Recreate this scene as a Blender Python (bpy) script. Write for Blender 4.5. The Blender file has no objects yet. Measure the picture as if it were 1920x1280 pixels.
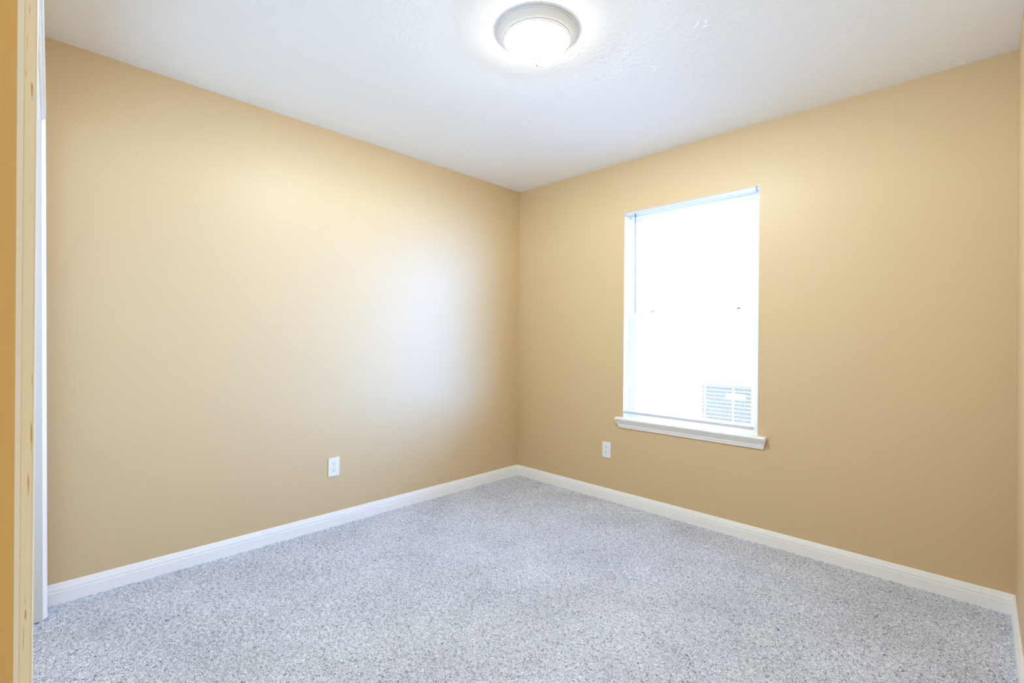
import bpy, bmesh, math
import numpy as np
from mathutils import Vector, Matrix

S = bpy.context.scene
COL = S.collection

# ------------------------------------------------------------------ camera
# room: left wall is x=0, window wall is y=0, right wall x=RW, floor z=0, ceiling z=CH
RW, CH, BACK = 2.977, 2.44, -3.02
YAW, PITCH, ROLL = 0.775946, 0.0034057, 0.0097117
FPX = 898.943
cam = bpy.data.cameras.new('camera')
cam.sensor_width = 36.0
cam.lens = FPX / 1920 * 36.0
cam.shift_y = -6.4489 / 1920
cam.clip_start = 0.02
co = bpy.data.objects.new('camera', cam)
COL.objects.link(co)
fw = Vector((-math.sin(YAW) * math.cos(PITCH), math.cos(YAW) * math.cos(PITCH), math.sin(PITCH)))
r0 = Vector((math.cos(YAW), math.sin(YAW), 0))
u0 = r0.cross(fw)
r1 = r0 * math.cos(ROLL) + u0 * math.sin(ROLL)
u1 = -r0 * math.sin(ROLL) + u0 * math.cos(ROLL)
m = Matrix((r1, u1, -fw)).transposed().to_4x4()
m.translation = (2.87073, -3.00534, 1.16222)
co.matrix_world = m
S.camera = co

# ------------------------------------------------------------------ view, world, lights
S.view_settings.view_transform = 'Standard'
S.view_settings.look = 'None'
S.view_settings.gamma = 1.0
S.view_settings.use_curve_mapping = False
S.view_settings.exposure = 0.18
S.cycles.use_denoising = True
S.cycles.max_bounces = 10
S.cycles.diffuse_bounces = 7
S.cycles.glossy_bounces = 4
S.cycles.transmission_bounces = 8
S.cycles.transparent_max_bounces = 12
S.cycles.sample_clamp_indirect = 6.0
S.cycles.caustics_reflective = False
S.cycles.caustics_refractive = False

SKY_HAZE = (9.5, 10.3, 10.8)      # bright haze ahead of the window
SKY_BLUE = (15.0, 36.5, 94.0)      # sky off to the right, blue boosted to light the left wall
FILL_REAR_UP = (0.65, 0.62, 0.56)   # added fill from behind the camera, above and below the horizon
FILL_REAR_LOW = (1.55, 2.05, 2.75)
LAMP_S = 25.0
LAMP_C = (1.05, 0.97, 0.80)
BULB_W = 150.0
BULB_C = (0.76, 0.89, 0.98)

W = bpy.data.worlds.new('daylight_and_fill')
S.world = W
W.use_nodes = True
nt = W.node_tree
nt.nodes.clear()
tc = nt.nodes.new('ShaderNodeTexCoord')
sep = nt.nodes.new('ShaderNodeSeparateXYZ')
nt.links.new(tc.outputs['Generated'], sep.inputs[0])


def sky_mix(axis, lo, hi, a, b):
    mr = nt.nodes.new('ShaderNodeMapRange')
    mr.inputs['From Min'].default_value = lo
    mr.inputs['From Max'].default_value = hi
    nt.links.new(sep.outputs[axis], mr.inputs['Value'])
    mx = nt.nodes.new('ShaderNodeMix')
    mx.data_type = 'RGBA'
    nt.links.new(mr.outputs[0], mx.inputs[0])
    for i, c in ((6, a), (7, b)):
        if isinstance(c, tuple):
            mx.inputs[i].default_value = (*c, 1)
        else:
            nt.links.new(c, mx.inputs[i])
    return mx.outputs[2]


front = sky_mix('X', 0.15, 0.85, SKY_HAZE, SKY_BLUE)
rear = sky_mix('Z', -0.10, 0.0, FILL_REAR_LOW, FILL_REAR_UP)
sky = sky_mix('Y', -0.03, 0.03, rear, front)
bg = nt.nodes.new('ShaderNodeBackground')
out = nt.nodes.new('ShaderNodeOutputWorld')
nt.links.new(sky, bg.inputs[0])
nt.links.new(bg.outputs[0], out.inputs[0])


def portal(name, loc, rot, sx, sy):
    l = bpy.data.lights.new(name, 'AREA')
    l.shape = 'RECTANGLE'
    l.size, l.size_y = sx, sy
    l.cycles.is_portal = True
    o = bpy.data.objects.new(name, l)
    COL.objects.link(o)
    o.location, o.rotation_euler = loc, rot
    return o


portal('window_portal', (1.487, 0.145, 1.346), (-math.pi / 2, 0, 0), 0.95, 1.5)
portal('closet_portal', (1.5, -3.75, 1.22), (math.pi / 2, 0, 0), 3.0, 2.44)  # guides the added rear fill in through the open closet end


# ------------------------------------------------------------------ helpers
def mat(name, col, rough=0.5, spec=0.5, emit=None, es=0.0):
    M = bpy.data.materials.new(name)
    M.use_nodes = True
    b = M.node_tree.nodes['Principled BSDF']
    b.inputs['Base Color'].default_value = (*col, 1)
    b.inputs['Roughness'].default_value = rough
    b.inputs['Specular IOR Level'].default_value = spec
    if emit:
        b.inputs['Emission Color'].default_value = (*emit, 1)
        b.inputs['Emission Strength'].default_value = es
    return M


def N(M, kind, **kw):
    n = M.node_tree.nodes.new(kind)
    for k, v in kw.items():
        setattr(n, k, v)
    return n


def L(M, a, b):
    M.node_tree.links.new(a, b)


def bsdf(M):
    return M.node_tree.nodes['Principled BSDF']


class MB:
    """collects shapes and links them as one mesh object"""

    def __init__(s):
        s.bm = bmesh.new()

    def box(s, a, b, bev=0.0, seg=2):
        t = bmesh.new()
        bmesh.ops.create_cube(t, size=1.0)
        for v in t.verts:
            v.co = Vector([a[i] + (v.co[i] + 0.5) * (b[i] - a[i]) for i in range(3)])
        if bev > 0:
            bmesh.ops.bevel(t, geom=t.edges[:], offset=bev, segments=seg, affect='EDGES', profile=0.5)
        s.merge(t)
        return s

    def merge(s, t):
        me = bpy.data.meshes.new('tmp')
        t.to_mesh(me)
        t.free()
        s.bm.from_mesh(me)
        bpy.data.meshes.remove(me)

    def quadbox(s, lo, hi):
        """prism between two matching loops of points"""
        A = [s.bm.verts.new(p) for p in lo]
        B = [s.bm.verts.new(p) for p in hi]
        n = len(A)
        s.bm.faces.new(A[::-1])
        s.bm.faces.new(B)
        for i in range(n):
            s.bm.faces.new((A[i], A[(i + 1) % n], B[(i + 1) % n], B[i]))
        return s

    def lathe(s, prof, c, n=96):
        rings = []
        for r, z in prof:
            if r < 1e-6:
                rings.append([s.bm.verts.new((c[0], c[1], c[2] + z))])
            else:
                rings.append([s.bm.verts.new((c[0] + r * math.cos(2 * math.pi * k / n), c[1] + r * math.sin(2 * math.pi * k / n), c[2] + z)) for k in range(n)])
        for a, b in zip(rings, rings[1:]):
            for k in range(n):
                k2 = (k + 1) % n
                if len(a) == 1 and len(b) == 1:
                    continue
                if len(a) == 1:
                    s.bm.faces.new((a[0], b[k2], b[k]))
                elif len(b) == 1:
                    s.bm.faces.new((a[k], a[k2], b[0]))
                else:
                    s.bm.faces.new((a[k], a[k2], b[k2], b[k]))
        return s

    def build(s, name, M, parent=None, smooth=None, struct=False):
        bmesh.ops.recalc_face_normals(s.bm, faces=s.bm.faces[:])
        me = bpy.data.meshes.new(name)
        s.bm.to_mesh(me)
        s.bm.free()
        me.materials.append(M)
        if smooth is not None:
            me.shade_smooth()
            me.set_sharp_from_angle(angle=math.radians(smooth))
        o = bpy.data.objects.new(name, me)
        COL.objects.link(o)
        if parent:
            o.parent = parent
            o.matrix_parent_inverse = Matrix.Translation(-parent.location)
        if struct:
            o['kind'] = 'structure'
        return o


def empty(name, loc, label=None, cat=None, group=None, struct=False):
    o = bpy.data.objects.new(name, None)
    o.empty_display_size = 0.05
    COL.objects.link(o)
    o.location = loc
    if label:
        o['label'] = label
    if cat:
        o['category'] = cat
    if group:
        o['group'] = group
    if struct:
        o['kind'] = 'structure'
    return o


# ------------------------------------------------------------------ materials
def wall_paint(name, col, rough=0.66, spec=0.80, bump=0.13, coat=0.22):
    M = mat(name, col, rough, spec)
    t = N(M, 'ShaderNodeTexCoord')
    n1 = N(M, 'ShaderNodeTexNoise')                       # orange peel
    n1.inputs['Scale'].default_value = 85
    n1.inputs['Detail'].default_value = 3
    n2 = N(M, 'ShaderNodeTexNoise')                       # roller and trowel unevenness
    n2.inputs['Scale'].default_value = 11
    n2.inputs['Detail'].default_value = 4
    ad = N(M, 'ShaderNodeMath', operation='MULTIPLY_ADD')
    ad.inputs[1].default_value = 1.6
    b = N(M, 'ShaderNodeBump')
    b.inputs['Strength'].default_value = bump
    b.inputs['Distance'].default_value = 0.004
    for n in (n1, n2):
        L(M, t.outputs['Object'], n.inputs['Vector'])
    L(M, n2.outputs[0], ad.inputs[0])
    L(M, n1.outputs[0], ad.inputs[2])
    L(M, ad.outputs[0], b.inputs['Height'])
    L(M, b.outputs[0], bsdf(M).inputs['Normal'])
    L(M, b.outputs[0], bsdf(M).inputs['Coat Normal'])
    bsdf(M).inputs['Coat Weight'].default_value = coat
    bsdf(M).inputs['Coat Roughness'].default_value = 0.38
    return M


GOLD = (0.632, 0.466, 0.252)
M_WALL = wall_paint('gold_semi_gloss_paint', GOLD)

M_CEIL = mat('cool_white_textured_ceiling', (0.88, 0.91, 0.945), 0.75, 0.25)
if True:
    M = M_CEIL
    t = N(M, 'ShaderNodeTexCoord')
    warp = N(M, 'ShaderNodeTexNoise')
    warp.inputs['Scale'].default_value = 5
    warp.inputs['Detail'].default_value = 3
    va = N(M, 'ShaderNodeVectorMath', operation='MULTIPLY_ADD')
    va.inputs[1].default_value = (0.12, 0.12, 0.12)
    L(M, t.outputs['Object'], warp.inputs['Vector'])
    L(M, warp.outputs['Color'], va.inputs[0])
    L(M, t.outputs['Object'], va.inputs[2])
    n1 = N(M, 'ShaderNodeTexNoise')                       # stomped mud ridges
    n1.inputs['Scale'].default_value = 34
    n1.inputs['Detail'].default_value = 5
    n1.inputs['Roughness'].default_value = 0.62
    L(M, va.outputs[0], n1.inputs['Vector'])
    rp = N(M, 'ShaderNodeValToRGB')
    rp.color_ramp.elements[0].position = 0.47
    rp.color_ramp.elements[1].position = 0.60
    L(M, n1.outputs[0], rp.inputs[0])
    pt = N(M, 'ShaderNodeTexNoise')                       # patches with and without ridges
    pt.inputs['Scale'].default_value = 3.2
    L(M, t.outputs['Object'], pt.inputs['Vector'])
    rq = N(M, 'ShaderNodeValToRGB')
    rq.color_ramp.elements[0].position = 0.40
    rq.color_ramp.elements[1].position = 0.62
    L(M, pt.outputs[0], rq.inputs[0])
    mu = N(M, 'ShaderNodeMath', operation='MULTIPLY')
    L(M, rp.outputs[0], mu.inputs[0])
    L(M, rq.outputs[0], mu.inputs[1])
    b = N(M, 'ShaderNodeBump')
    b.inputs['Strength'].default_value = 0.32
    b.inputs['Distance'].default_value = 0.004
    L(M, mu.outputs[0], b.inputs['Height'])
    L(M, b.outputs[0], bsdf(M).inputs['Normal'])

M_CARPET = mat('grey_cut_pile_carpet', (0.5, 0.49, 0.49), 1.0, 0.0)
if True:
    M = M_CARPET
    t = N(M, 'ShaderNodeTexCoord')
    n1 = N(M, 'ShaderNodeTexNoise')                       # twisted yarn tips
    n1.inputs['Scale'].default_value = 120
    n1.inputs['Detail'].default_value = 2
    n1.inputs['Roughness'].default_value = 0.6
    n1.inputs['Distortion'].default_value = 1.6
    n3 = N(M, 'ShaderNodeTexNoise')                       # fibres within a yarn
    n3.inputs['Scale'].default_value = 340
    n3.inputs['Detail'].default_value = 1
    n2 = N(M, 'ShaderNodeTexNoise')                       # nap lying in different directions
    n2.inputs['Scale'].default_value = 3.0
    n2.inputs['Detail'].default_value = 4
    for n in (n1, n2, n3):
        L(M, t.outputs['Object'], n.inputs['Vector'])
    mv = N(M, 'ShaderNodeMix')
    mv.inputs[0].default_value = 0.42
    L(M, n1.outputs[0], mv.inputs[2])
    L(M, n3.outputs[0], mv.inputs[3])
    rp = N(M, 'ShaderNodeValToRGB')
    e = rp.color_ramp.elements
    e[0].position, e[0].color = 0.345, (0.03, 0.031, 0.036, 1)
    e[1].position, e[1].color = 0.66, (0.92, 0.95, 1.0, 1)
    k = e.new(0.425)
    k.color = (0.33, 0.355, 0.415, 1)
    k = e.new(0.50)
    k.color = (0.60, 0.63, 0.73, 1)
    L(M, mv.outputs[0], rp.inputs[0])
    m2 = N(M, 'ShaderNodeMapRange')
    m2.inputs['From Min'].default_value = 0.3
    m2.inputs['From Max'].default_value = 0.7
    m2.inputs['To Min'].default_value = 0.90
    m2.inputs['To Max'].default_value = 1.08
    L(M, n2.outputs[0], m2.inputs['Value'])
    ml = N(M, 'ShaderNodeVectorMath', operation='SCALE')
    L(M, rp.outputs[0], ml.inputs[0])
    L(M, m2.outputs[0], ml.inputs['Scale'])
    L(M, ml.outputs[0], bsdf(M).inputs['Base Color'])

M_TRIM = mat('white_semi_gloss_trim', (0.90, 0.90, 0.89), 0.35, 0.5)
M_JAMB = mat('toned_down_jamb_paint', (0.62, 0.62, 0.61), 0.4, 0.4)  # greyed below the trim white to offset window light on the jamb
M_VINYL = mat('white_window_vinyl', (0.78, 0.79, 0.80), 0.4, 0.5)
M_REVEAL = mat('white_drywall_return', (0.80, 0.80, 0.80), 0.6, 0.3)
M_PLATE = mat('white_outlet_plastic', (0.84, 0.85, 0.87), 0.3, 0.5)
M_SLOT = mat('dark_outlet_slot', (0.03, 0.03, 0.03), 0.6, 0.2)
M_SCREW = mat('painted_screw', (0.70, 0.70, 0.70), 0.35, 0.5)
M_BLIND = mat('white_aluminium_blind', (0.82, 0.82, 0.82), 0.45, 0.4)
M_RAIL = mat('blind_rail_enamel', (0.60, 0.61, 0.63), 0.4, 0.5)
M_WAND = mat('smoke_plastic_wand', (0.14, 0.145, 0.16), 0.3, 0.5)
M_CORD = mat('white_cord', (0.8, 0.8, 0.8), 0.9, 0.1)
M_PAN = mat('white_enamel_pan', (0.80, 0.795, 0.78), 0.4, 0.4)
M_FINIAL = mat('satin_white_finial', (0.72, 0.70, 0.62), 0.35, 0.5)
M_GLASSLAMP = bpy.data.materials.new('lit_frosted_glass')
M_GLASSLAMP.use_nodes = True
if True:                                             # half the bulb's light passes straight, the rest makes the glass glow
    M = M_GLASSLAMP
    em = N(M, 'ShaderNodeEmission')
    em.inputs[0].default_value = (*LAMP_C, 1)
    em.inputs[1].default_value = LAMP_S
    tr = N(M, 'ShaderNodeBsdfTransparent')
    ms = N(M, 'ShaderNodeMixShader')
    ms.inputs[0].default_value = 0.5
    L(M, em.outputs[0], ms.inputs[1])
    L(M, tr.outputs[0], ms.inputs[2])
    L(M, ms.outputs[0], M.node_tree.nodes['Material Output'].inputs[0])
M_LOCK = mat('grey_metal_latch', (0.22, 0.22, 0.23), 0.4, 0.5)
M_AC = mat('light_grey_enamel', (0.34, 0.34, 0.34), 0.6, 0.2)
M_COIL = mat('dark_condenser_coil', (0.045, 0.045, 0.045), 0.9, 0.0)
M_GROUND = mat('pale_concrete', (0.62, 0.62, 0.62), 0.9, 0.1)
M_STUCCO = mat('white_exterior_siding', (0.8, 0.8, 0.8), 0.8, 0.1)

M_SLAT = bpy.data.materials.new('translucent_white_slat')
M_SLAT.use_nodes = True
if True:
    M = M_SLAT
    b = bsdf(M)
    b.inputs['Base Color'].default_value = (0.86, 0.86, 0.86, 1)
    b.inputs['Roughness'].default_value = 0.5
    tr = N(M, 'ShaderNodeBsdfTranslucent')
    tr.inputs[0].default_value = (0.85, 0.85, 0.85, 1)
    ms = N(M, 'ShaderNodeMixShader')
    ms.inputs[0].default_value = 0.25
    L(M, b.outputs[0], ms.inputs[1])
    L(M, tr.outputs[0], ms.inputs[2])
    L(M, ms.outputs[0], M.node_tree.nodes['Material Output'].inputs[0])

M_PANE = bpy.data.materials.new('clear_window_glass')
M_PANE.use_nodes = True
if True:
    M = M_PANE
    tr = N(M, 'ShaderNodeBsdfTransparent')
    tr.inputs[0].default_value = (0.94, 0.96, 0.96, 1)
    gl = N(M, 'ShaderNodeBsdfGlossy')
    gl.inputs['Roughness'].default_value = 0.02
    ms = N(M, 'ShaderNodeMixShader')
    ms.inputs[0].default_value = 0.05
    L(M, tr.outputs[0], ms.inputs[1])
    L(M, gl.outputs[0], ms.inputs[2])
    L(M, ms.outputs[0], M.node_tree.nodes['Material Output'].inputs[0])

# sloppily painted edge board: cream with smears of the gold wall colour
M_EDGE = mat('cream_painted_edge', (0.95, 0.87, 0.69), 0.45, 0.4)
M_CAULK = mat('off_white_caulk', (0.92, 0.90, 0.84), 0.6, 0.3)
if True:
    M = M_EDGE
    t = N(M, 'ShaderNodeTexCoord')
    mp = N(M, 'ShaderNodeMapping')
    mp.inputs['Scale'].default_value = (1, 420, 20)
    n1 = N(M, 'ShaderNodeTexNoise')
    n1.inputs['Scale'].default_value = 1.0
    n1.inputs['Detail'].default_value = 4
    n1.inputs['Distortion'].default_value = 0.6
    rp = N(M, 'ShaderNodeValToRGB')
    e = rp.color_ramp.elements
    e[0].position, e[0].color = 0.66, (0.95, 0.87, 0.69, 1)
    e[1].position, e[1].color = 0.69, (0.60, 0.38, 0.16, 1)
    L(M, t.outputs['Object'], mp.inputs[0])
    L(M, mp.outputs[0], n1.inputs['Vector'])
    L(M, n1.outputs[0], rp.inputs[0])
    L(M, rp.outputs[0], bsdf(M).inputs['Base Color'])

# ------------------------------------------------------------------ room shell
WX0, WX1, WZ0, WZ1 = 1.040, 1.936, 0.600, 2.077      # window opening
WT = 0.14                                            # window wall thickness
EY = -3.75                                           # rear end of the closet space

# carpet: one tufted surface
nx, ny, st = 0, 0, 0.0052
nx = int((RW + 0.02) / st)
ny = int((-EY) / st)
rng = np.random.default_rng(7)
gx = np.linspace(-0.01, RW + 0.01, nx)
gy = np.linspace(EY, 0.01, ny)
X, Y = np.meshgrid(gx, gy)
Z = rng.uniform(-1, 1, X.shape)
Zs = (Z + np.roll(Z, 1, 0) * .5 + np.roll(Z, 1, 1) * .5) / 1.5
Z = -0.0035 + 0.0042 * Zs
X = X + rng.uniform(-1, 1, X.shape) * st * 0.42
Y = Y + rng.uniform(-1, 1, X.shape) * st * 0.42
V = np.stack([X, Y, Z], -1).reshape(-1, 3)
idx = np.arange(nx * ny).reshape(ny, nx)
F = np.stack([idx[:-1, :-1], idx[:-1, 1:], idx[1:, 1:], idx[1:, :-1]], -1).reshape(-1, 4)
me = bpy.data.meshes.new('floor')
me.vertices.add(len(V))
me.vertices.foreach_set('co', V.astype(np.float32).ravel())
me.loops.add(F.size)
me.loops.foreach_set('vertex_index', F.astype(np.int32).ravel())
me.polygons.add(len(F))
me.polygons.foreach_set('loop_start', np.arange(0, F.size, 4, dtype=np.int32))
me.update(calc_edges=True)
me.materials.append(M_CARPET)
fl = bpy.data.objects.new('floor', me)
COL.objects.link(fl)
fl['kind'] = 'structure'
fl['label'] = 'grey cut pile carpet covering the whole floor'

o = MB().box((-0.12, EY, CH), (RW + 0.12, WT, CH + 0.12)).build('ceiling', M_CEIL, struct=True)
o['label'] = 'white ceiling with stomped plaster texture'
# touch-up dabs of brighter paint on the ceiling
M_DAB = mat('bright_touch_up_paint', (0.96, 0.96, 0.96), 0.3, 0.6)
b = MB()
DABS = ((2.056, -1.097), (1.777, -0.943), (2.783, -0.050))
rd = np.random.default_rng(3)
for dx, dy in DABS:
    for k in range(4):
        cx, cy = dx + rd.uniform(-.022, .022), dy + rd.uniform(-.022, .022)
        a0, ln, wd = rd.uniform(0, 3.14), rd.uniform(.008, .016), rd.uniform(.003, .0055)
        lo, hi = [], []
        for q in range(10):
            a = 2 * math.pi * q / 10
            rr = rd.uniform(.75, 1.2)
            u, v = ln * math.cos(a) * rr, wd * math.sin(a) * rr
            x, y = cx + u * math.cos(a0) - v * math.sin(a0), cy + u * math.sin(a0) + v * math.cos(a0)
            lo.append((x, y, CH - 0.0012))
            hi.append((x, y, CH + 0.0005))
        b.quadbox(lo, hi)
b.build('touch_up_paint', M_DAB, o)
o = MB().box((-0.12, EY, -0.10), (0, 0, CH)).build('wall_left', M_WALL, struct=True)
o['label'] = 'gold painted wall on the left'
o = MB().box((RW, EY, -0.10), (RW + 0.12, 0, CH)).build('wall_right', M_WALL, struct=True)
o['label'] = 'gold painted wall cut by the right edge of the picture'
b = MB()
b.box((-0.12, 0, -0.10), (WX0, WT, CH))
b.box((WX1, 0, -0.10), (RW + 0.12, WT, CH))
b.box((WX0, 0, -0.10), (WX1, WT, WZ0))
b.box((WX0, 0, WZ1), (WX1, WT, CH))
o = b.build('wall_back', M_WALL, struct=True)
o['label'] = 'gold painted wall with the window'

# ------------------------------------------------------------------ baseboards
BH = 0.083
BPROF = [(0.0, -0.02), (0.0135, -0.02), (0.0135, 0.046), (0.0125, 0.0485), (0.0095, 0.0495), (0.0095, 0.0515),
         (0.0118, 0.0530), (0.0118, 0.0575), (0.0105, 0.0640), (0.0085, 0.0690), (0.0085, 0.0720), (0.0072, 0.0735),
         (0.0066, 0.0790), (0.0045, 0.0825), (0.0020, BH), (0.0, BH)]


def base_run(name, fn, label):
    lo = [fn(0, d, z) for d, z in BPROF]
    hi = [fn(1, d, z) for d, z in BPROF]
    o = MB().quadbox(lo, hi).build(name, M_TRIM, struct=True)
    o['label'] = label
    return o


base_run('baseboard_left', lambda t, d, z: (d, (-2.96 if t == 0 else -d), z), 'white moulded baseboard along the left wall')
base_run('baseboard_back', lambda t, d, z: ((d if t == 0 else RW - max(d, 0.0009)), -d, z), 'white moulded baseboard along the window wall')
base_run('baseboard_right', lambda t, d, z: (RW - d, (-3.0 if t == 0 else -d), z), 'white moulded baseboard at the right edge')

# ------------------------------------------------------------------ closet front: jamb, head, casing (left edge of the picture)
HZ = 2.03


def sk(x, y):                # the closet front runs a little out of square
    return y - 0.0292 * (x - 0.142)


XR = RW - 0.002
# wall piece beside and above the opening
b = MB()
b.quadbox([(0, -2.967, 0), (0.128, -2.967, 0), (0.128, -3.06, 0), (0, -3.06, 0)],
          [(0, -2.967, CH), (0.128, -2.967, CH), (0.128, -3.06, CH), (0, -3.06, CH)])
b.quadbox([(0.128, sk(.128, -2.968), HZ + .02), (XR, sk(XR, -2.968), HZ + .02), (XR, sk(XR, -3.06), HZ + .02), (0.128, sk(.128, -3.06), HZ + .02)],
          [(0.128, sk(.128, -2.968), CH), (XR, sk(XR, -2.968), CH), (XR, sk(XR, -3.06), CH), (0.128, sk(.128, -3.06), CH)])
o = b.build('wall_front', M_WALL, struct=True)
o['label'] = 'wall around the closet opening'
t1 = empty('trim_1', (0.142, -2.95, 0), struct=True)
t1['label'] = 'white door frame of the closet at the left edge'


def lean(z):                 # the frame stands slightly out of plumb
    return 0.024 * (1 - z / 2.09)


def post(b, x0, x1, y0, y1, z0, z1):
    lo = [(x0, y0 + lean(z0), z0), (x1, y0 + lean(z0), z0), (x1, y1 + lean(z0), z0), (x0, y1 + lean(z0), z0)]
    hi = [(x0, y0 + lean(z1), z1), (x1, y0 + lean(z1), z1), (x1, y1 + lean(z1), z1), (x0, y1 + lean(z1), z1)]
    b.quadbox(lo, hi)


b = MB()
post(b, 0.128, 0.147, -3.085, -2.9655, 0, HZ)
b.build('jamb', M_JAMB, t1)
CASP = [(0.070, -2.9655), (0.1415, -2.9655), (0.1425, -2.9642), (0.1425, -2.9618), (0.1412, -2.9606), (0.1385, -2.9604), (0.1375, -2.9590),
        (0.1365, -2.9565), (0.1340, -2.9540), (0.1290, -2.9515), (0.1220, -2.9495), (0.1150, -2.9490), (0.070, -2.9490)]
b = MB()
b.quadbox([(x, y + lean(0), 0) for x, y in CASP], [(x, y + lean(2.091), 2.091) for x, y in CASP])
b.build('casing', M_TRIM, t1)
b = MB()
b.quadbox([(0.147, sk(.147, -2.9635), HZ), (XR, sk(XR, -2.9635), HZ), (XR, sk(XR, -3.085), HZ), (0.147, sk(.147, -3.085), HZ)],
          [(0.147, sk(.147, -2.9635), HZ + .019), (XR, sk(XR, -2.9635), HZ + .019), (XR, sk(XR, -3.085), HZ + .019), (0.147, sk(.147, -3.085), HZ + .019)])
b.build('head_jamb', M_TRIM, t1)
b = MB()
for y0, y1, z0 in ((-2.9655, -2.9545, 2.036), (-2.9545, -2.9490, 2.041)):
    b.quadbox([(0.1415, sk(.1415, y0), z0), (XR, sk(XR, y0), z0), (XR, sk(XR, y1), z0), (0.1415, sk(.1415, y1), z0)],
              [(0.1415, sk(.1415, y0), 2.091), (XR, sk(XR, y0), 2.091), (XR, sk(XR, y1), 2.091), (0.1415, sk(.1415, y1), 2.091)])
b.build('head_casing', M_TRIM, t1)

# near partition with its sloppily painted end (very left of the picture)
PX = 2.30                                            # its visible face
CX, CY, CZ = 2.87073, -3.00534, 1.16222


def near_y(u, v):
    """y on the plane x=PX seen at pixel (u, v): where the paint edges lie on the partition"""
    d = fw + r1 * ((u - 960) / FPX) - u1 * ((v - 640 + 6.4489) / FPX)
    t = (PX - CX) / d.x
    return CY + t * d.y


def strip(b, uv_top0, uv_top1, uv_bot0, uv_bot1, x0, x1):
    z0, z1 = 0.0, CH
    def y_at(ut, ub, z):
        yt, yb = near_y(ut, 0), near_y(ub, 1280)
        zt, zb = 1.69, 0.63
        return yb + (yt - yb) * (z - zb) / (zt - zb)
    lo = [(x0, y_at(uv_top0, uv_bot0, z0), z0), (x1, y_at(uv_top0, uv_bot0, z0), z0), (x1, y_at(uv_top1, uv_bot1, z0), z0), (x0, y_at(uv_top1, uv_bot1, z0), z0)]
    hi = [(x0, y_at(uv_top0, uv_bot0, z1), z1), (x1, y_at(uv_top0, uv_bot0, z1), z1), (x1, y_at(uv_top1, uv_bot1, z1), z1), (x0, y_at(uv_top1, uv_bot1, z1), z1)]
    b.quadbox(lo, hi)


b = MB()
strip(b, -1700, 29.5, -1700, 28.5, PX - 0.10, PX)
o = b.build('wall_closet', wall_paint('gold_hall_paint', (0.74, 0.49, 0.18), 0.5, 0.4, 0.25), struct=True)
o['label'] = 'deeper gold partition at the very left edge'
t2 = empty('trim_2', (PX - 0.05, -3.0, 0), struct=True)
t2['label'] = 'cream edge board with gold paint smears at the left edge'
b = MB()
strip(b, 29.5, 44, 28.5, 36.5, PX - 0.10, PX + 0.0006)
b.build('caulk_line', M_CAULK, t2)
b = MB()
strip(b, 44, 65.5, 36.5, 57.5, PX - 0.10, PX + 0.0003)
b.build('edge_board', M_EDGE, t2)
def edge_y(ut, ub, z):
    yt, yb = near_y(ut, 0), near_y(ub, 1280)
    return yb + (yt - yb) * (z - 0.63) / (1.69 - 0.63)


lo, hi = [], []
for loop, z in ((lo, 0.0), (hi, CH)):
    y0, y1 = edge_y(65.5, 57.5, z), edge_y(70, 64, z)
    r = y1 - y0
    loop.append((PX - 0.10, y0, z))
    loop += [(PX - r + r * math.cos(k * math.pi / 16), y0 + r * math.sin(k * math.pi / 16), z) for k in range(9)]
    loop.append((PX - 0.10, y1, z))
MB().quadbox(lo, hi).build('corner_bead', M_TRIM, t2)

# ------------------------------------------------------------------ window
win = empty('window_1', (1.488, 0.0, WZ0), struct=True)
win['label'] = 'white single hung window with lowered blind'
FY0, FY1 = 0.062, 0.135
# drywall returns
b = MB()
b.box((WX0, 0.0006, WZ0), (WX0 + 0.0015, FY0, WZ1))
b.box((WX1 - 0.0015, 0.0006, WZ0), (WX1, FY0, WZ1))
b.box((WX0, 0.0006, WZ1 - 0.0015), (WX1, FY0, WZ1))
b.build('drywall_return', M_REVEAL, win)
# outer frame
fwid = 0.028
b = MB()
b.box((WX0, FY0, WZ0), (WX0 + fwid, FY1, WZ1))
b.box((WX1 - fwid, FY0, WZ0), (WX1, FY1, WZ1))
b.box((WX0 + fwid, FY0, WZ0), (WX1 - fwid, FY1, WZ0 + 0.035))
b.box((WX0 + fwid, FY0, WZ1 - 0.03), (WX1 - fwid, FY1, WZ1))
b.build('frame', M_VINYL, win)
ZR0, ZR1 = 1.335, 1.3655                              # meeting rail


def sash(name, y0, y1, z0, z1, sw):
    b = MB()
    a0, a1 = WX0 + fwid, WX1 - fwid
    b.box((a0, y0, z0), (a0 + sw, y1, z1), 0.002, 1)
    b.box((a1 - sw, y0, z0), (a1, y1, z1), 0.002, 1)
    b.box((a0 + sw, y0, z0), (a1 - sw, y1, z0 + sw), 0.002, 1)
    b.box((a0 + sw, y0, z1 - sw), (a1 - sw, y1, z1), 0.002, 1)
    s = b.build(name, M_VINYL, win)
    g = MB().box((a0 + sw - 0.003, (y0 + y1) / 2 - 0.002, z0 + sw - 0.003), (a1 - sw + 0.003, (y0 + y1) / 2 + 0.002, z1 - sw + 0.003)).build('pane', M_PANE)
    g.parent = s
    g.matrix_parent_inverse = s.matrix_parent_inverse @ Matrix()
    g.matrix_parent_inverse = Matrix()
    return s


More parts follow.
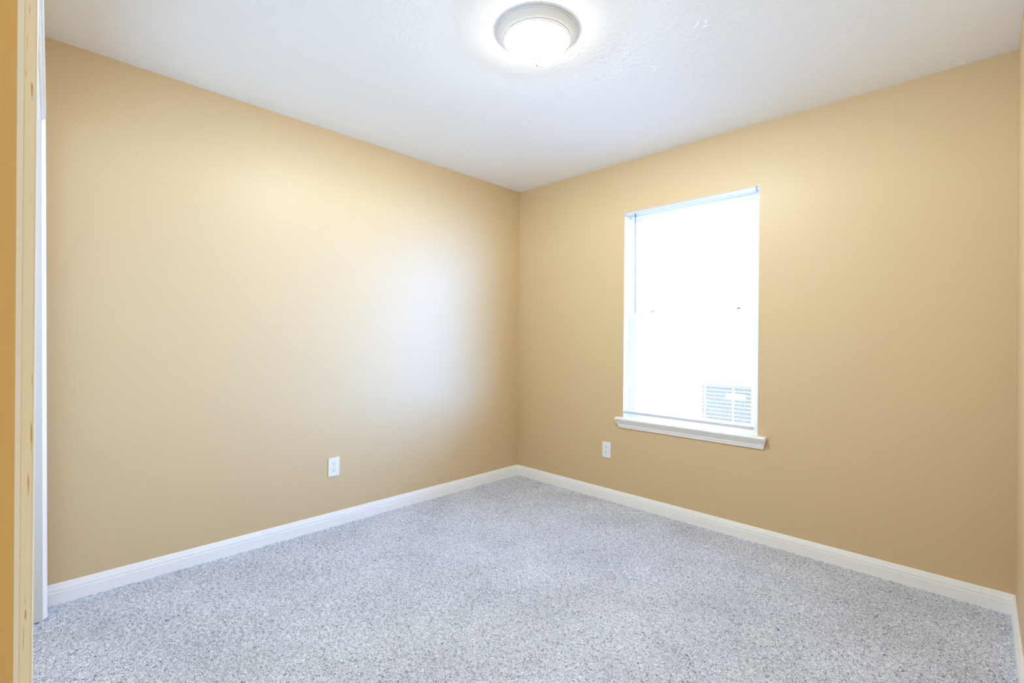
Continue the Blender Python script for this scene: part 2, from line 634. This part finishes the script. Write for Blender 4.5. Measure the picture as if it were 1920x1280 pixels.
win_lower = sash('lower_sash', 0.072, 0.098, WZ0 + 0.035, ZR1, 0.030)
win_upper = sash('upper_sash', 0.104, 0.130, ZR0, WZ1 - 0.03, 0.030)
for c in list(win_lower.children) + list(win_upper.children):
    c.matrix_parent_inverse = c.parent.matrix_basis.inverted()
for lx in (1.2260, 1.7990):
    b = MB()
    b.box((lx - 0.016, 0.066, ZR1 - 0.004), (lx + 0.016, 0.100, ZR1 + 0.006), 0.002, 1)
    b.box((lx - 0.004, 0.058, ZR1 + 0.002), (lx + 0.012, 0.080, ZR1 + 0.011), 0.002, 1)
    b.build('sash_lock', M_LOCK, win)
# stool (inner sill board) and crown shaped apron
ST = 0.617
b = MB()
b.box((WX0 + 0.0005, -0.002, ST - 0.017), (WX1 - 0.0005, FY0, ST), 0.0, 1)
NOSE = [(0.0, ST), (-0.040, ST), (-0.0455, ST - 0.003), (-0.048, ST - 0.0085), (-0.0455, ST - 0.014), (-0.040, ST - 0.017), (0.0, ST - 0.017)]
b.quadbox([(0.999, y, z) for y, z in NOSE], [(1.989, y, z) for y, z in NOSE])
b.build('sill_board', M_TRIM, win)
AP = [(0.0, ST - 0.017), (-0.036, ST - 0.017), (-0.036, ST - 0.022), (-0.033, ST - 0.025), (-0.029, ST - 0.033), (-0.023, ST - 0.042),
      (-0.0185, ST - 0.048), (-0.0165, ST - 0.0535), (-0.0165, ST - 0.057), (-0.0125, ST - 0.061), (-0.0105, ST - 0.068), (-0.0095, ST - 0.0735), (0.0, ST - 0.0735)]
b = MB()
# mitred returns: the ends slope back as the profile does
b.quadbox([(1.0215 - 0.75 * -y - 0.004, y, z) for y, z in AP], [(1.960 + 0.75 * -y + 0.004, y, z) for y, z in AP])
b.build('apron', M_TRIM, win)

# ------------------------------------------------------------------ venetian blind
BX0, BX1 = 1.0455, 1.9155
BY = 0.020
bl = empty('venetian_blind', (1.48, BY, WZ1), 'white mini blind lowered across the whole window with open slats', 'blind')
b = MB()
b.box((BX0, 0.001, 2.0505), (BX1, 0.028, 2.0748), 0.0012, 1)
b.build('headrail', M_RAIL, bl)
b = MB()
pitch = 0.0237
z = 0.672
sx0, sx1 = 1.0475, 1.9145
while z < 2.045:
    pts = [(-0.0125, 0.0), (-0.007, 0.0013), (0.0, 0.0018), (0.007, 0.0013), (0.0125, 0.0)]
    prof = [(BY + y, z + dz + y * 0.04) for y, dz in pts] + [(BY + y, z + dz + y * 0.04 - 0.0005) for y, dz in pts[::-1]]
    b.quadbox([(sx0, y, zz) for y, zz in prof], [(sx1, y, zz) for y, zz in prof])
    z += pitch
b.build('slats', M_SLAT, bl)
b = MB()
b.box((1.0475, 0.008, 0.6425), (1.9125, 0.032, 0.6625), 0.002, 1)
b.build('bottom_rail', M_RAIL, bl)
for lx in (1.17, 1.48, 1.79):
    b = MB()
    for dy in (-0.0132, 0.0132):
        b.box((lx - 0.0006, BY + dy - 0.0005, 0.655), (lx + 0.0006, BY + dy + 0.0005, 2.052))
    b.build('ladder_cord', M_CORD, bl)
b = MB()
for (x0, z0), (x1, z1) in (((1.1265, 2.035), (1.1310, 1.360)),):
    n, rr = 6, 0.0030
    lo = [(x1 + rr * math.cos(math.pi / 3 * k), -0.004 + rr * math.sin(math.pi / 3 * k), z1) for k in range(n)]
    hi = [(x0 + rr * math.cos(math.pi / 3 * k), -0.004 + rr * math.sin(math.pi / 3 * k), z0) for k in range(n)]
    b.quadbox(lo, hi)
b.box((1.1245, -0.006, 2.030), (1.1285, 0.004, 2.056))
b.build('tilt_wand', M_WAND, bl)

# ------------------------------------------------------------------ wall outlets (built in a local frame: x right, y towards the wall, z up)


def make_outlet(label):
    r = empty('wall_outlet', (0, 0, 0), label, 'wall outlet', 'duplex wall outlets above the baseboards')
    MB().box((-0.0355, -0.0060, -0.0570), (0.0355, 0.0, 0.0570), 0.0025, 2).build('cover_plate', M_PLATE, r)
    for zc in (0.0195, -0.0195):
        lo, hi = [], []
        for k in range(40):
            a = 2 * math.pi * k / 40
            x, zz = 0.0172 * math.cos(a), 0.0172 * math.sin(a)
            zz = max(-0.0140, min(0.0140, zz))
            lo.append((x, -0.0072, zc + zz))
            hi.append((x * 1.02, -0.004, zc + zz * 1.02))
        f = MB().quadbox(lo, hi).build('receptacle', M_PLATE, r)
        b = MB()
        b.box((-0.0078, -0.0076, zc + 0.0005), (-0.0054, -0.0062, zc + 0.0090))
        b.box((0.0054, -0.0076, zc + 0.0015), (0.0074, -0.0062, zc + 0.0080))
        lo = [(0.0025 * math.cos(math.pi / 8 * k), -0.0076, zc - 0.0075 + 0.0027 * math.sin(math.pi / 8 * k)) for k in range(16)]
        hi = [(p[0], -0.0062, p[2]) for p in lo]
        b.quadbox(lo, hi)
        s = b.build('socket_slots', M_SLOT, f)
        s['label'] = 'dark socket slots'
    lo = [(0.0030 * math.cos(math.pi / 8 * k), -0.0068, 0.0030 * math.sin(math.pi / 8 * k)) for k in range(16)]
    hi = [(p[0], -0.0055, p[2]) for p in lo]
    MB().quadbox(lo, hi).build('screw', M_SCREW, r)
    return r


def copy_tree(o, parent=None):
    c = o.copy()
    COL.objects.link(c)
    if parent:
        c.parent = parent
    for ch in list(o.children):
        copy_tree(ch, c)
    return c


out1 = make_outlet('white duplex wall outlet on the window wall below the left end of the sill')
out2 = copy_tree(out1)
out2['label'] = 'white duplex wall outlet on the left wall above the baseboard'
out1.location = (0.9072, -0.0002, 0.3635)
out2.location = (0.0002, -1.6495, 0.3635)
out2.rotation_euler = (0, 0, math.pi / 2)

# ------------------------------------------------------------------ ceiling light
LX, LY = 1.545, -1.523
lt = empty('ceiling_light', (LX, LY, CH), 'white flush mount ceiling light with lit frosted glass bowl', 'ceiling light')
PAN = [(0.0, -0.0002), (0.163, -0.0002), (0.163, -0.0030), (0.1660, -0.0034), (0.1680, -0.0055), (0.1672, -0.0080), (0.1640, -0.0090), (0.1622, -0.0092), (0.1622, -0.0112),
       (0.1640, -0.0122), (0.1645, -0.0140), (0.1630, -0.0165), (0.1590, -0.0200), (0.1535, -0.0245), (0.1480, -0.0290), (0.1440, -0.0320), (0.1422, -0.0328),
       (0.1412, -0.0322), (0.1400, -0.0330), (0.1394, -0.0350), (0.1380, -0.0372), (0.1362, -0.0380), (0.1346, -0.0374), (0.1338, -0.0382), (0.1326, -0.0402),
       (0.1306, -0.0412), (0.1288, -0.0402), (0.1276, -0.0380), (0.1276, -0.0080), (0.0, -0.0080)]
MB().lathe(PAN, (LX, LY, CH)).build('pan', M_PAN, lt, smooth=40)
BOWL = [(0.1270, -0.0370)] + [(0.1270 * math.cos(a), -0.0375 - 0.0740 * math.sin(a)) for a in [i * math.pi / 2 / 22 for i in range(22)]] + [(0.0, -0.1115)]
MB().lathe(BOWL, (LX, LY, CH)).build('glass_bowl', M_GLASSLAMP, lt, smooth=60)
FIN = [(0.0, -0.1095), (0.0150, -0.1100), (0.0156, -0.1125), (0.0142, -0.1150), (0.0105, -0.1168), (0.0078, -0.1185), (0.0060, -0.1215), (0.0058, -0.1260), (0.0074, -0.1300), (0.0076, -0.1345), (0.0058, -0.1385), (0.0030, -0.1410), (0.0, -0.1415)]
MB().lathe(FIN, (LX, LY, CH), 32).build('finial', M_FINIAL, lt, smooth=60)

bulb = bpy.data.lights.new('bulb', 'POINT')
bulb.energy = BULB_W
bulb.color = BULB_C
bulb.shadow_soft_size = 0.035
bo = bpy.data.objects.new('bulb', bulb)
COL.objects.link(bo)
bo.location = (LX, LY, CH - 0.032)

# ------------------------------------------------------------------ outdoors
o = MB().box((-12, WT, -0.45), (14, 14, -0.28)).build('ground', M_GROUND, struct=True)
o['label'] = 'pale ground outside the window'
ac = empty('air_conditioner', (1.60, 1.38, -0.28), 'grey outdoor air conditioner seen through the lower right of the blind', 'air conditioner')
ax0, ax1, ay0, ay1, az0, az1 = 1.178, 1.960, 1.0, 1.76, -0.28, 0.825
MB().box((ax0 + .03, ay0 + .03, az0 + .06), (ax1 - .03, ay1 - .03, az1 - .03)).build('coil', M_COIL, ac)
b = MB()
x = ax0 + 0.006
while x < ax1 - 0.004:
    b.box((x - 0.0023, ay0, az0 + .05), (x + 0.0023, ay0 + 0.004, az1 - .02))
    x += 0.0098
b.build('grille', M_AC, ac)
b = MB()
for px, py in ((ax0 - .004, ay0 - .004), (ax1 - .02, ay0 - .004), (ax0 - .004, ay1 - .02), (ax1 - .02, ay1 - .02), (1.434, ay0 - .004)):
    w = .016 if px == 1.434 else .024
    b.box((px, py, az0), (px + w, py + w, az1))
b.box((ax0 - .004, ay0 - .004, az0), (ax1 + .004, ay1 + .004, az0 + .05))
b.build('housing', M_AC, ac)
MB().box((ax0 - .012, ay0 - .012, az1 - .02), (ax1 + .012, ay1 + .012, az1 + .02), 0.008, 2).build('top_cover', M_AC, ac)
MB().box((1.385, ay0 - .006, 0.695), (1.535, ay0 + .002, 0.745), 0.002, 1).build('name_plate', M_PLATE, ac)
